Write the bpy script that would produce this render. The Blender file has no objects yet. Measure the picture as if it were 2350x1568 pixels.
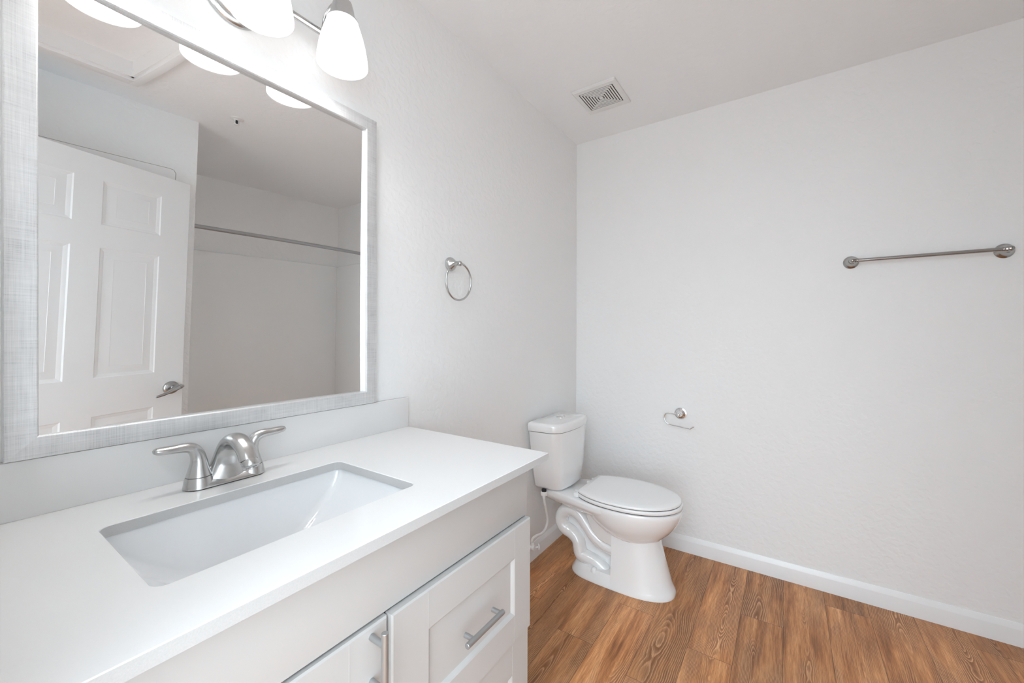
import bpy, bmesh, math, random
from mathutils import Vector, Matrix

# ------------------------------------------------------------------ camera, world, lights, exposure
SC = bpy.context.scene
COL = SC.collection
V = Vector
PI = math.pi

FPX, YAW, PITCH, ROLL = 929.83, 0.595102, -0.0032276, 0.0018132
CAM = V((0.0, -1.13417, 1.21009))
cam_data = bpy.data.cameras.new('camera')
cam = bpy.data.objects.new('camera', cam_data)
COL.objects.link(cam)
fw = V((math.cos(YAW) * math.cos(PITCH), math.sin(YAW) * math.cos(PITCH), math.sin(PITCH)))
rt = V((math.sin(YAW), -math.cos(YAW), 0))
up = rt.cross(fw)
rt2 = rt * math.cos(ROLL) + up * math.sin(ROLL)
up2 = -rt * math.sin(ROLL) + up * math.cos(ROLL)
m = Matrix((rt2, up2, -fw)).transposed().to_4x4()
m.translation = CAM
cam.matrix_world = m
cam_data.sensor_width = 36.0
cam_data.sensor_fit = 'HORIZONTAL'
cam_data.lens = FPX * 36.0 / 2350.0
cam_data.shift_x = -1.893 / 2350.0
cam_data.shift_y = -13.483 / 2350.0
cam_data.clip_start = 0.02
SC.camera = cam

SC.view_settings.view_transform = 'Standard'
SC.view_settings.look = 'None'
SC.view_settings.gamma = 1.0
SC.view_settings.use_curve_mapping = False
SC.view_settings.exposure = 0.07
SC.cycles.max_bounces = 14
SC.cycles.diffuse_bounces = 9
SC.cycles.glossy_bounces = 8
SC.cycles.use_denoising = True

WORLD_STRENGTH = 4.6
HALL_FILL_POWER = 18
SHADE_STRENGTH = 1.5
BULB_STRENGTH = 54

world = bpy.data.worlds.new('world')
SC.world = world
world.use_nodes = True
bg = world.node_tree.nodes['Background']
bg.inputs['Color'].default_value = (0.84, 0.985, 1.085, 1)
bg.inputs['Strength'].default_value = WORLD_STRENGTH

# added fill light, unseen, aimed through the open doorway to brighten the room
hl = bpy.data.lights.new('hall_fill_light', 'AREA')
hl.shape = 'RECTANGLE'
hl.size, hl.size_y = 1.0, 1.1
hl.energy = HALL_FILL_POWER
hl.color = (0.86, 0.985, 1.08)
hlo = bpy.data.objects.new('hall_fill_light', hl)
COL.objects.link(hlo)
hlo.location = (-1.15, -1.1, 2.35)
hlo.rotation_euler = (0, math.radians(-48), 0)

# ------------------------------------------------------------------ helpers
def finish(bm, angle=38):
    bmesh.ops.recalc_face_normals(bm, faces=bm.faces[:])
    a = math.radians(angle)
    for f in bm.faces:
        f.smooth = True
    for e in bm.edges:
        if len(e.link_faces) == 2:
            e.smooth = e.calc_face_angle(0) < a
        else:
            e.smooth = False


def origin_of(o):
    L = V((0, 0, 0))
    while o is not None:
        L += o.location
        o = o.parent
    return L


def obj(name, bm, mat, parent=None, angle=38, recalc=True):
    """link a bmesh (in room coordinates) as one mesh object, optionally as a part"""
    if recalc:
        finish(bm, angle)
    me = bpy.data.meshes.new(name)
    if parent is not None:
        bmesh.ops.translate(bm, vec=-origin_of(parent), verts=bm.verts[:])
        o = bpy.data.objects.new(name, me)
        bm.to_mesh(me)
        COL.objects.link(o)
        o.parent = parent
    else:
        # origin at the base centre
        xs = [v.co for v in bm.verts]
        lo = V((min(c.x for c in xs), min(c.y for c in xs), min(c.z for c in xs)))
        hi = V((max(c.x for c in xs), max(c.y for c in xs), max(c.z for c in xs)))
        org = V(((lo.x + hi.x) / 2, (lo.y + hi.y) / 2, lo.z))
        bmesh.ops.translate(bm, vec=-org, verts=bm.verts[:])
        bm.to_mesh(me)
        o = bpy.data.objects.new(name, me)
        o.location = org
        COL.objects.link(o)
    bm.free()
    me.materials.append(mat)
    return o


def tag(o, label, cat, group=None):
    o['label'] = label
    o['category'] = cat
    if group:
        o['group'] = group
    return o


def thing(name, loc, label, cat, group=None):
    o = bpy.data.objects.new(name, None)
    o.empty_display_size = 0.05
    o.location = loc
    COL.objects.link(o)
    return tag(o, label, cat, group)


def struct(name, bm, mat, parent=None, angle=38, recalc=True):
    o = obj(name, bm, mat, parent, angle, recalc)
    if parent is None:
        o['kind'] = 'structure'
    return o


def new():
    return bmesh.new()


def add_box(bm, x0, x1, y0, y1, z0, z1, bevel=0.0, seg=2):
    x0, x1 = sorted((x0, x1)); y0, y1 = sorted((y0, y1)); z0, z1 = sorted((z0, z1))
    r = bmesh.ops.create_cube(bm, size=1.0)
    vs = r['verts']
    for v in vs:
        v.co = V((x0 + (v.co.x + .5) * (x1 - x0), y0 + (v.co.y + .5) * (y1 - y0), z0 + (v.co.z + .5) * (z1 - z0)))
    if bevel > 0:
        es = list({e for v in vs for e in v.link_edges})
        bmesh.ops.bevel(bm, geom=es, offset=bevel, segments=seg, profile=0.5, affect='EDGES')
    return bm


def box(*a, **k):
    return add_box(new(), *a, **k)


def add_loft(bm, rings, cap0=True, cap1=True, closed=True):
    rows = [[bm.verts.new(p) for p in r] for r in rings]
    n = len(rows[0])
    for a, b in zip(rows[:-1], rows[1:]):
        for i in range(n if closed else n - 1):
            j = (i + 1) % n
            try:
                bm.faces.new((a[i], a[j], b[j], b[i]))
            except ValueError:
                pass
    if cap0:
        bm.faces.new(rows[0][::-1])
    if cap1:
        bm.faces.new(rows[-1])
    return rows


def frame_of(d, hint):
    d = d.normalized()
    a = hint - d * hint.dot(d)
    if a.length < 1e-4:
        a = V((1, 0, 0)) - d * d.x
        if a.length < 1e-3:
            a = V((0, 1, 0)) - d * d.y
    a.normalize()
    return a, d.cross(a)


def smooth_path(pts, n=8):
    """Catmull-Rom through points (tuples of any length)"""
    P = [tuple(p) for p in pts]
    out = []
    for i in range(len(P) - 1):
        p0 = P[max(i - 1, 0)]; p1 = P[i]; p2 = P[i + 1]; p3 = P[min(i + 2, len(P) - 1)]
        for k in range(n):
            t = k / n
            out.append(tuple(0.5 * ((2 * b) + (-a + c) * t + (2 * a - 5 * b + 4 * c - d) * t * t + (-a + 3 * b - 3 * c + d) * t ** 3)
                             for a, b, c, d in zip(p0, p1, p2, p3)))
    out.append(P[-1])
    return out


def add_tube(bm, pts, r, n=16, hint=V((1, 0, 0)), cap=True, closed=False, round_ends=False):
    """sweep a circle (or ellipse: per-point (x,y,z,ra,rb)) along a path"""
    P = [V(p[:3]) for p in pts]
    R = []
    for p in pts:
        if len(p) == 5: R.append((p[3], p[4]))
        elif len(p) == 4: R.append((p[3], p[3]))
        else: R.append((r, r))
    N = len(P)
    T = []
    for i in range(N):
        if closed:
            d = P[(i + 1) % N] - P[i - 1]
        else:
            d = P[min(i + 1, N - 1)] - P[max(i - 1, 0)]
        T.append(d.normalized())
    rings = []
    a, b = frame_of(T[0], hint)
    for i in range(N):
        a = a - T[i] * a.dot(T[i])
        a.normalize()
        b = T[i].cross(a)
        rings.append([P[i] + a * (R[i][0] * math.cos(2 * PI * k / n)) + b * (R[i][1] * math.sin(2 * PI * k / n)) for k in range(n)])
    if round_ends and not closed:
        def dome(c, d, ring):
            out = []
            for s in (0.35, 0.65, 0.88):
                rr = sum(((p - c).length for p in ring)) / n
                q = math.sqrt(1 - s * s)
                out.append([c + (p - c) * q + d * (rr * s) for p in ring])
            return out
        rings = dome(P[0], -T[0], rings[0])[::-1] + rings + dome(P[-1], T[-1], rings[-1])
    if closed:
        rings.append(rings[0])
        rows = [[bm.verts.new(p) for p in rr] for rr in rings[:-1]]
        for i in range(N):
            A, B = rows[i], rows[(i + 1) % N]
            for k in range(n):
                bm.faces.new((A[k], A[(k + 1) % n], B[(k + 1) % n], B[k]))
    else:
        add_loft(bm, rings, cap, cap)
    return bm


def add_lathe(bm, prof, org, axis, n=32, cap=True):
    """prof: list of (radius, distance along axis)"""
    axis = V(axis).normalized()
    a, b = frame_of(axis, V((0, 0, 1)) if abs(axis.z) < .9 else V((1, 0, 0)))
    org = V(org)
    rings = []
    for r, h in prof:
        r = max(r, 1e-5)
        rings.append([org + axis * h + a * (r * math.cos(2 * PI * k / n)) + b * (r * math.sin(2 * PI * k / n)) for k in range(n)])
    add_loft(bm, rings, cap, cap)
    return bm


def rrect(x0, x1, y0, y1, r, n=6):
    pts = []
    for cx, cy, a0 in ((x1 - r, y1 - r, 0), (x0 + r, y1 - r, PI / 2), (x0 + r, y0 + r, PI), (x1 - r, y0 + r, 1.5 * PI)):
        for k in range(n + 1):
            a = a0 + (PI / 2) * k / n
            pts.append((cx + r * math.cos(a), cy + r * math.sin(a)))
    return pts


def add_prism(bm, poly, place, d0, d1, bevel=0.0, seg=2):
    """poly 2D, place(u,v,d) -> 3D; extrude from d0 to d1"""
    a = [bm.verts.new(place(u, v, d0)) for u, v in poly]
    b = [bm.verts.new(place(u, v, d1)) for u, v in poly]
    n = len(a)
    f0 = bm.faces.new(a[::-1]); f1 = bm.faces.new(b)
    for i in range(n):
        bm.faces.new((a[i], a[(i + 1) % n], b[(i + 1) % n], b[i]))
    if bevel > 0:
        es = list(f0.edges) + list(f1.edges)
        bmesh.ops.bevel(bm, geom=es, offset=bevel, segments=seg, profile=0.5, affect='EDGES')
    return bm


def paneled_board(W, H, T, panels, profile, place, edge=0.002, grooves=(), groove=0.0012):
    """board 0..W x 0..H, thickness T (depth 0 at the face, negative behind);
    panels: rects (u0,u1,v0,v1); profile: [(inset, depth), ...]; place(u,v,d)->3D"""
    bm = new()
    us = sorted({edge, W - edge} | {p[0] for p in panels} | {p[1] for p in panels})
    vs = sorted({edge, H - edge} | {p[2] for p in panels} | {p[3] for p in panels})
    grid = {}
    def gv(u, v, d):
        k = (round(u, 6), round(v, 6), round(d, 6))
        if k not in grid:
            grid[k] = bm.verts.new(place(u, v, d))
        return grid[k]
    for i in range(len(us) - 1):
        for j in range(len(vs) - 1):
            u0, u1, v0, v1 = us[i], us[i + 1], vs[j], vs[j + 1]
            cu, cv = (u0 + u1) / 2, (v0 + v1) / 2
            if any(p[0] < cu < p[1] and p[2] < cv < p[3] for p in panels):
                continue
            bm.faces.new([gv(u0, v0, 0), gv(u1, v0, 0), gv(u1, v1, 0), gv(u0, v1, 0)])
    for p in panels:
        # outer loop has to follow the grid vertices
        prev = [(p[0], p[2]), (p[1], p[2]), (p[1], p[3]), (p[0], p[3])]
        pl = [gv(u, v, 0) for u, v in prev]
        for ins, d in profile:
            cur = [gv(p[0] + ins, p[2] + ins, d), gv(p[1] - ins, p[2] + ins, d), gv(p[1] - ins, p[3] - ins, d), gv(p[0] + ins, p[3] - ins, d)]
            for k in range(4):
                bm.faces.new((pl[k], pl[(k + 1) % 4], cur[(k + 1) % 4], cur[k]))
            pl = cur
        bm.faces.new(pl)
    # rounded outer edge and back
    def perim(ins, d):
        return ins, d
    def loop(d, full):
        lst = []
        U = us if not full else [0 if u == us[0] else (W if u == us[-1] else u) for u in us]
        Vv = vs if not full else [0 if v == vs[0] else (H if v == vs[-1] else v) for v in vs]
        for u in U[:-1]: lst.append((u, Vv[0]))
        for v in Vv[:-1]: lst.append((U[-1], v))
        for u in U[:0:-1]: lst.append((u, Vv[-1]))
        for v in Vv[:0:-1]: lst.append((U[0], v))
        return [gv(u, v, d) for u, v in lst]
    L0 = loop(0, False); L1 = loop(-edge, True); L2 = loop(-T, True)
    n = len(L0)
    for A, B in ((L0, L1), (L1, L2)):
        for k in range(n):
            bm.faces.new((A[k], A[(k + 1) % n], B[(k + 1) % n], B[k]))
    bm.faces.new(L2)
    # fine joint grooves as hairline raised-lip lines
    for (u, v0, v1) in grooves:
        add_prism(bm, [(u - .0009, v0), (u + .0009, v0), (u + .0009, v1), (u - .0009, v1)], place, -.001, 0.0004)
    return bm


# ------------------------------------------------------------------ materials
def nodes_of(name):
    mt = bpy.data.materials.new(name)
    mt.use_nodes = True
    nt = mt.node_tree
    return mt, nt, nt.nodes['Principled BSDF']


def N(nt, typ, **k):
    n = nt.nodes.new(typ)
    for a, b in k.items():
        setattr(n, a, b)
    return n


def math_n(nt, op, a, b=None, clamp=False):
    n = nt.nodes.new('ShaderNodeMath')
    n.operation = op
    n.use_clamp = clamp
    for i, s in enumerate((a, b)):
        if s is None: continue
        if isinstance(s, (int, float)): n.inputs[i].default_value = s
        else: nt.links.new(s, n.inputs[i])
    return n.outputs[0]


def ramp(nt, fac, stops):
    n = nt.nodes.new('ShaderNodeValToRGB')
    nt.links.new(fac, n.inputs[0])
    cr = n.color_ramp
    while len(cr.elements) < len(stops):
        cr.elements.new(0.5)
    for e, (p, c) in zip(cr.elements, stops):
        e.position = p
        e.color = (c, c, c, 1) if isinstance(c, (int, float)) else (*c, 1)
    return n.outputs[0]


def noise(nt, vec, scale, detail=2.0, rough=0.5, dist=0.0):
    n = nt.nodes.new('ShaderNodeTexNoise')
    n.inputs['Scale'].default_value = scale
    n.inputs['Detail'].default_value = detail
    n.inputs['Roughness'].default_value = rough
    n.inputs['Distortion'].default_value = dist
    if vec is not None: nt.links.new(vec, n.inputs['Vector'])
    return n.outputs[0]


def mapping(nt, vec, scale=(1, 1, 1), loc=(0, 0, 0)):
    n = nt.nodes.new('ShaderNodeMapping')
    n.inputs['Scale'].default_value = scale
    n.inputs['Location'].default_value = loc
    nt.links.new(vec, n.inputs['Vector'])
    return n.outputs[0]


def position(nt):
    return nt.nodes.new('ShaderNodeNewGeometry').outputs['Position']


def bump(nt, h, strength, dist, bsdf):
    n = nt.nodes.new('ShaderNodeBump')
    n.inputs['Strength'].default_value = strength
    n.inputs['Distance'].default_value = dist
    nt.links.new(h, n.inputs['Height'])
    nt.links.new(n.outputs[0], bsdf.inputs['Normal'])


def mixc(nt, fac, a, b, mode='MIX'):
    n = nt.nodes.new('ShaderNodeMix')
    n.data_type = 'RGBA'
    n.blend_type = mode
    for i, s in ((0, fac), (6, a), (7, b)):
        if isinstance(s, (int, float)): n.inputs[i].default_value = s
        elif isinstance(s, tuple): n.inputs[i].default_value = (*s, 1)
        else: nt.links.new(s, n.inputs[i])
    return n.outputs[2]


def simple(name, col, rough=0.5, metal=0.0, coat=0.0, spec=0.5, vary=0.0, vscale=40, bumpd=0.0, bscale=300, coat_rough=0.05):
    mt, nt, b = nodes_of(name)
    b.inputs['Roughness'].default_value = rough
    b.inputs['Metallic'].default_value = metal
    b.inputs['Coat Weight'].default_value = coat
    b.inputs['Coat Roughness'].default_value = coat_rough
    b.inputs['Specular IOR Level'].default_value = spec
    p = position(nt)
    f = noise(nt, p, vscale, 3.0)
    c0 = tuple(max(0, c * (1 - vary)) for c in col)
    c1 = tuple(min(1, c * (1 + vary)) for c in col)
    nt.links.new(mixc(nt, f, c0, c1), b.inputs['Base Color'])
    if bumpd > 0:
        bump(nt, noise(nt, p, bscale, 2.0), 0.5, bumpd, b)
    return mt


def wall_material(name, col, amp):
    mt, nt, b = nodes_of(name)
    p = position(nt)
    b.inputs['Roughness'].default_value = 0.55
    b.inputs['Specular IOR Level'].default_value = 0.3
    n1 = noise(nt, p, 42, 1.2, 0.4, 0.25)
    blobs = ramp(nt, n1, [(0.42, 0.0), (0.50, 0.5), (0.58, 1.0)])
    n2 = noise(nt, p, 120, 2.0)
    h = math_n(nt, 'ADD', math_n(nt, 'MULTIPLY', blobs, 0.8), math_n(nt, 'MULTIPLY', n2, 0.08))
    bump(nt, h, 1.0, amp, b)
    f = noise(nt, p, 1.7, 2.0)
    nt.links.new(mixc(nt, f, tuple(c * .985 for c in col), col), b.inputs['Base Color'])
    return mt


WALL = wall_material('white_textured_wall_paint', (0.88, 0.88, 0.875), 0.0007)
CEIL = wall_material('white_ceiling_paint', (0.915, 0.928, 0.94), 0.0004)
TRIM = simple('white_gloss_trim_paint', (0.87, 0.87, 0.87), 0.3, vary=0.01, bumpd=0.0002, bscale=60)
DOORPAINT = simple('white_door_paint', (0.87, 0.87, 0.87), 0.35, vary=0.008)
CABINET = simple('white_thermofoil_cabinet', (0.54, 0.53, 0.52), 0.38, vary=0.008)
QUARTZ = simple('white_speckled_quartz', (0.775, 0.772, 0.767), 0.16, spec=0.5, vary=0.02, vscale=700)
QUARTZ_EDGE_SHADED = simple('unpolished_shaded_quartz_edge', (0.54, 0.535, 0.53), 0.5, spec=0.3, vary=0.10, vscale=600)  # unpolished speckled edge, further darkened to paint in the shade of upright faces
PORCELAIN = simple('white_glazed_porcelain', (0.87, 0.87, 0.87), 0.12, coat=1.0, vary=0.004, coat_rough=0.03)
SINKWHITE = simple('cool_white_sink_china', (0.80, 0.81, 0.82), 0.15, coat=0.8, vary=0.004, coat_rough=0.05)
PLASTIC = simple('white_seat_plastic', (0.88, 0.88, 0.88), 0.22, vary=0.004)
SURROUND = simple('white_acrylic_surround', (0.90, 0.905, 0.90), 0.12, coat=0.3, vary=0.006)
CHROME = simple('polished_chrome', (0.85, 0.85, 0.86), 0.06, metal=1.0, vary=0.01)
DARKGAP = simple('dark_shadow_gap', (0.012, 0.012, 0.012), 0.9, vary=0.1)
CAULK = simple('grey_caulk_line', (0.42, 0.42, 0.41), 0.7, vary=0.05)
RUBBER = simple('black_rubber', (0.015, 0.015, 0.015), 0.6, vary=0.1)
HOSE = simple('white_braided_hose', (0.80, 0.80, 0.79), 0.4, vary=0.03, vscale=900, bumpd=0.0006, bscale=900)
WHITEPLASTIC = simple('white_vent_plastic', (0.80, 0.80, 0.79), 0.4, vary=0.01)


NICKEL = simple('brushed_nickel', (0.57, 0.57, 0.565), 0.24, metal=1.0, vary=0.015, vscale=12)
BAR_NICKEL = simple('polished_satin_nickel', (0.45, 0.445, 0.44), 0.2, metal=1.0, vary=0.015, vscale=12)
NICKEL_DARK = simple('satin_nickel', (0.42, 0.425, 0.43), 0.36, metal=0.75, vary=0.015, vscale=12)


def frame_material():
    mt, nt, b = nodes_of('brushed_silver_leaf')
    p = position(nt)
    h = noise(nt, mapping(nt, p, (14, 200, 700)), 1.0, 3.0, 0.6)
    v = noise(nt, mapping(nt, p, (700, 200, 14)), 1.0, 3.0, 0.6)
    patch = noise(nt, p, 22, 3.0, 0.6)
    s = math_n(nt, 'ADD', math_n(nt, 'MULTIPLY', h, 0.5), math_n(nt, 'MULTIPLY', v, 0.5))
    s = math_n(nt, 'ADD', s, math_n(nt, 'MULTIPLY', math_n(nt, 'SUBTRACT', patch, 0.5), 0.35))
    nt.links.new(ramp(nt, s, [(0.26, (0.52, 0.53, 0.54)), (0.44, (0.70, 0.705, 0.71)), (0.60, (0.77, 0.775, 0.78)), (0.76, (0.88, 0.88, 0.885))]), b.inputs['Base Color'])
    b.inputs['Metallic'].default_value = 0.55
    nt.links.new(ramp(nt, s, [(0.3, 0.52), (0.7, 0.34)]), b.inputs['Roughness'])
    bump(nt, s, 0.25, 0.0004, b)
    return mt


FRAME = frame_material()


def mirror_material():
    mt, nt, b = nodes_of('silvered_mirror_glass')
    p = position(nt)
    f = noise(nt, p, 3.0, 2.0)
    b.inputs['Metallic'].default_value = 1.0
    b.inputs['Roughness'].default_value = 0.0
    nt.links.new(mixc(nt, f, (0.885, 0.89, 0.888), (0.90, 0.905, 0.903)), b.inputs['Base Color'])
    return mt


MIRROR = mirror_material()


def shade_material():
    mt, nt, b = nodes_of('lit_opal_glass')
    p = position(nt)
    f = noise(nt, p, 30, 1.0)
    b.inputs['Base Color'].default_value = (0.9, 0.9, 0.9, 1)
    b.inputs['Roughness'].default_value = 0.25
    nt.links.new(mixc(nt, f, (0.975, 0.99, 1.0), (0.985, 1.0, 1.01)), b.inputs['Emission Color'])
    b.inputs['Emission Strength'].default_value = SHADE_STRENGTH
    return mt


SHADE = shade_material()


def bulb_material():
    mt, nt, b = nodes_of('lit_frosted_bulb')
    p = position(nt)
    f = noise(nt, p, 30, 1.0)
    nt.links.new(mixc(nt, f, (0.975, 0.985, 0.985), (0.985, 0.995, 1.0)), b.inputs['Emission Color'])
    b.inputs['Base Color'].default_value = (0.9, 0.9, 0.9, 1)
    b.inputs['Emission Strength'].default_value = BULB_STRENGTH
    return mt


BULB = bulb_material()


def floor_material():
    mt, nt, b = nodes_of('oak_vinyl_plank')
    uv = N(nt, 'ShaderNodeUVMap', uv_map='plank').outputs[0]
    at = N(nt, 'ShaderNodeAttribute', attribute_name='seed').outputs['Color']
    sep = N(nt, 'ShaderNodeSeparateColor')
    nt.links.new(at, sep.inputs[0])
    s1, s2, s3 = sep.outputs[0], sep.outputs[1], sep.outputs[2]
    su = N(nt, 'ShaderNodeSeparateXYZ')
    nt.links.new(uv, su.inputs[0])
    u, v = su.outputs[0], su.outputs[1]

    def vec(x, y, z):
        c = N(nt, 'ShaderNodeCombineXYZ')
        for i, s in enumerate((x, y, z)):
            if isinstance(s, (int, float)): c.inputs[i].default_value = s
            else: nt.links.new(s, c.inputs[i])
        return c.outputs[0]
    def M(s, k): return math_n(nt, 'MULTIPLY', s, k)
    def A(s, k): return math_n(nt, 'ADD', s, k)
    def S(s, k): return math_n(nt, 'SUBTRACT', s, k)
    seedz = M(s1, 37.0)
    wob = S(noise(nt, vec(M(u, 2.6), M(v, 3.0), seedz), 1.0, 3.0, 0.55), 0.5)
    wob2 = S(noise(nt, vec(M(u, 9.0), M(v, 16.0), A(seedz, 5)), 1.0, 2.0, 0.5), 0.5)
    drift = S(noise(nt, vec(M(u, 1.6), 0.0, A(seedz, 11)), 1.0, 2.0, 0.5), 0.5)
    vv = A(A(v, M(S(s2, 0.5), 0.07)), M(wob, 0.05))
    dd = A(A(M(S(s3, 0.5), 0.05), M(drift, 0.16)), M(wob2, 0.014))
    rr = math_n(nt, 'SQRT', A(A(math_n(nt, 'POWER', vv, 2.0), math_n(nt, 'POWER', dd, 2.0)), 0.00002))
    ph = A(math_n(nt, 'MULTIPLY', rr, A(165.0, M(s3, 110.0))), M(wob2, 0.7))
    ph = A(ph, M(S(noise(nt, vec(M(u, 40.0), M(v, 300.0), seedz), 1.0, 2.0, 0.6), 0.5), 0.35))
    fr = math_n(nt, 'FRACT', ph)
    line = ramp(nt, fr, [(0.0, 0.0), (0.25, 0.06), (0.62, 0.42), (0.82, 1.0), (0.93, 0.75), (1.0, 0.0)])
    pores = noise(nt, vec(M(u, 20.0), M(v, 760.0), seedz), 1.0, 3.0, 0.7)
    pores2 = noise(nt, vec(M(u, 7.0), M(v, 110.0), A(seedz, 3)), 1.0, 3.0, 0.6)
    mask_n = noise(nt, vec(M(u, 3.4), M(v, 13.0), A(seedz, 21)), 1.0, 2.0, 0.5)
    mask = ramp(nt, A(mask_n, M(S(s1, 0.5), 0.14)), [(0.40, 0.10), (0.62, 1.0)])
    tone = noise(nt, vec(M(u, 2.2), M(v, 22.0), A(seedz, 31)), 1.0, 3.0, 0.55)
    base = ramp(nt, A(M(tone, 0.62), M(pores2, 0.38)), [(0.33, (0.19, 0.066, 0.020)), (0.44, (0.43, 0.172, 0.058)), (0.54, (0.62, 0.285, 0.112)), (0.68, (0.78, 0.42, 0.20))])
    grain = mixc(nt, line, (0.175, 0.060, 0.019), (0.74, 0.43, 0.23))
    col = mixc(nt, M(mask, 0.78), base, grain)
    col = mixc(nt, ramp(nt, pores, [(0.36, 0.55), (0.56, 0.0)]), col, (0.17, 0.062, 0.022))
    # knots
    vo = N(nt, 'ShaderNodeTexVoronoi')
    vo.inputs['Scale'].default_value = 1.0
    nt.links.new(vec(M(u, 2.1), M(v, 5.0), seedz), vo.inputs['Vector'])
    kn = ramp(nt, vo.outputs['Distance'], [(0.02, 1.0), (0.10, 0.25), (0.2, 0.0)])
    col = mixc(nt, M(kn, 0.55), col, (0.16, 0.058, 0.02))
    bright = A(0.88, M(s2, 0.42))
    mul = N(nt, 'ShaderNodeVectorMath', operation='SCALE')
    nt.links.new(col, mul.inputs[0]); nt.links.new(bright, mul.inputs['Scale'])
    # seams
    uv2 = N(nt, 'ShaderNodeUVMap', uv_map='edge').outputs[0]
    se = N(nt, 'ShaderNodeSeparateXYZ'); nt.links.new(uv2, se.inputs[0])
    def edge(s, L, w):
        d = math_n(nt, 'MINIMUM', s, math_n(nt, 'SUBTRACT', L, s))
        return ramp(nt, M(d, 1.0 / w), [(0.4, 1.0), (1.0, 0.0)])
    seam = math_n(nt, 'MAXIMUM', edge(se.outputs[1], 0.1537, 0.0010), edge(se.outputs[0], 1.22, 0.0011))
    fin = mixc(nt, M(seam, 0.8), mul.outputs[0], (0.035, 0.014, 0.006))
    nt.links.new(fin, b.inputs['Base Color'])
    nt.links.new(ramp(nt, pores, [(0.3, 0.46), (0.7, 0.30)]), b.inputs['Roughness'])
    b.inputs['Specular IOR Level'].default_value = 0.4
    h = A(A(M(pores, 0.4), M(line, 0.35)), M(seam, -1.2))
    bump(nt, h, 0.35, 0.0008, b)
    return mt


FLOOR = floor_material()

# ------------------------------------------------------------------ room shell
XR, ZC = 2.4126, 2.44            # far wall, ceiling
YW, XW, YA = -1.8142, 1.0052, -2.7775   # door-side wall, its corner, back of the tub alcove

def build_floor():
    bm = new()
    uvp = bm.loops.layers.uv.new('plank')
    uve = bm.loops.layers.uv.new('edge')
    cl = bm.loops.layers.float_color.new('seed')
    rnd = random.Random(11)
    PW, PL = 0.1537, 1.22
    known = {-4: 1.98, -3: 1.60, -2: 2.15, -1: 1.480, 0: 1.7785, 1: 1.415, 2: 1.674, 3: 2.007, 4: 1.20, 5: 2.285, 6: 1.62, 7: 1.95}
    for k in range(-4, 20):
        y1 = -0.5105 - (k) * PW          # row k spans y1 .. y1-PW
        y0 = y1 - PW
        j = known.get(k, rnd.uniform(1.2, 2.4)) - 4 * PL
        while j < XR:
            x0, x1 = max(j, -2.4), min(j + PL, XR)
            ya, yb = max(y0, YA - .1), min(y1, 0.0)
            if x1 > x0 and yb > ya:
                sd = (rnd.random(), rnd.random(), rnd.random(), 1)
                ou = rnd.uniform(0, 30)
                fl = -1 if rnd.random() < .5 else 1
                f = bm.faces.new([bm.verts.new((x, y, 0)) for x, y in ((x0, ya), (x1, ya), (x1, yb), (x0, yb))])
                for lp in f.loops:
                    c = lp.vert.co
                    lp[uvp].uv = ((c.x - j) * fl + ou, (c.y - (y0 + y1) / 2))
                    lp[uve].uv = (c.x - j, c.y - y0)
                    lp[cl] = sd
            j += PL
    return struct('floor', bm, FLOOR, recalc=False)


build_floor()
# ceiling with the hole of the attic hatch
HX0, HX1, HY0, HY1 = 0.14, 0.700, -1.542, -0.98
bm = new()
add_box(bm, -0.2, HX0, YA - .1, 0.1, ZC, ZC + 0.1)
add_box(bm, HX1, XR + .1, YA - .1, 0.1, ZC, ZC + 0.1)
add_box(bm, HX0, HX1, YA - .1, HY0, ZC, ZC + 0.1)
add_box(bm, HX0, HX1, HY1, 0.1, ZC, ZC + 0.1)
struct('ceiling', bm, CEIL)
struct('wall_left', box(-0.15, XR + .1, 0, 0.1, 0, ZC), WALL)
struct('wall_right', box(XR, XR + .1, YA - .1, 0, 0, ZC), WALL)
struct('wall_alcove', box(XW, XR, YA - .1, YA, 0, ZC), WALL)
struct('wall_behind', box(0.2842, XW, YA, YW, 0, ZC), WALL)
bm = new()                                        # doorway wall beside the camera: jamb, pier and header
add_box(bm, -0.15, 0.020, -0.66, 0, 0, ZC)
add_box(bm, -0.15, 0.2842, YW - .2, -1.53, 0, ZC)
add_box(bm, -0.15, -0.03, -1.53, -0.66, 2.08, ZC)
struct('wall_doorway', bm, WALL)


def baseboard_profile():
    return [(0, 0), (0.0125, 0), (0.0125, 0.064), (0.0115, 0.067), (0.0065, 0.080), (0.003, 0.0865), (0, 0.0875)]


bm = new()
add_prism(bm, baseboard_profile(), lambda u, v, d: V((d, -u, v)), 0.946, XR - 0.0126)
struct('baseboard_left', bm, TRIM)
bm = new()
add_prism(bm, baseboard_profile(), lambda u, v, d: V((XR - u, d, v)), -0.0, -1.945)
struct('baseboard_right', bm, TRIM)
bm = new()                                        # flat casing outline on the wall behind the door
add_prism(bm, [(0.2842, 0.0), (0.925, 0.0), (0.925, 2.115), (0.918, 2.130), (0.905, 2.1335), (0.2842, 2.1335)],
          lambda u, v, d: V((u, YW + d, v)), 0.0, 0.004, bevel=0.0012)
tr1 = struct('trim_1', bm, TRIM)
bm = new()
add_prism(bm, [(0.2842, 2.1335), (0.905, 2.1335), (0.918, 2.130), (0.925, 2.115), (0.925, 0.0), (0.928, 0.0), (0.928, 2.1155), (0.920, 2.1325), (0.906, 2.1365), (0.2842, 2.1365)],
          lambda u, v, d: V((u, YW + d, v)), 0.0, 0.0025)
obj('caulk_line', bm, CAULK, tr1)

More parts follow.
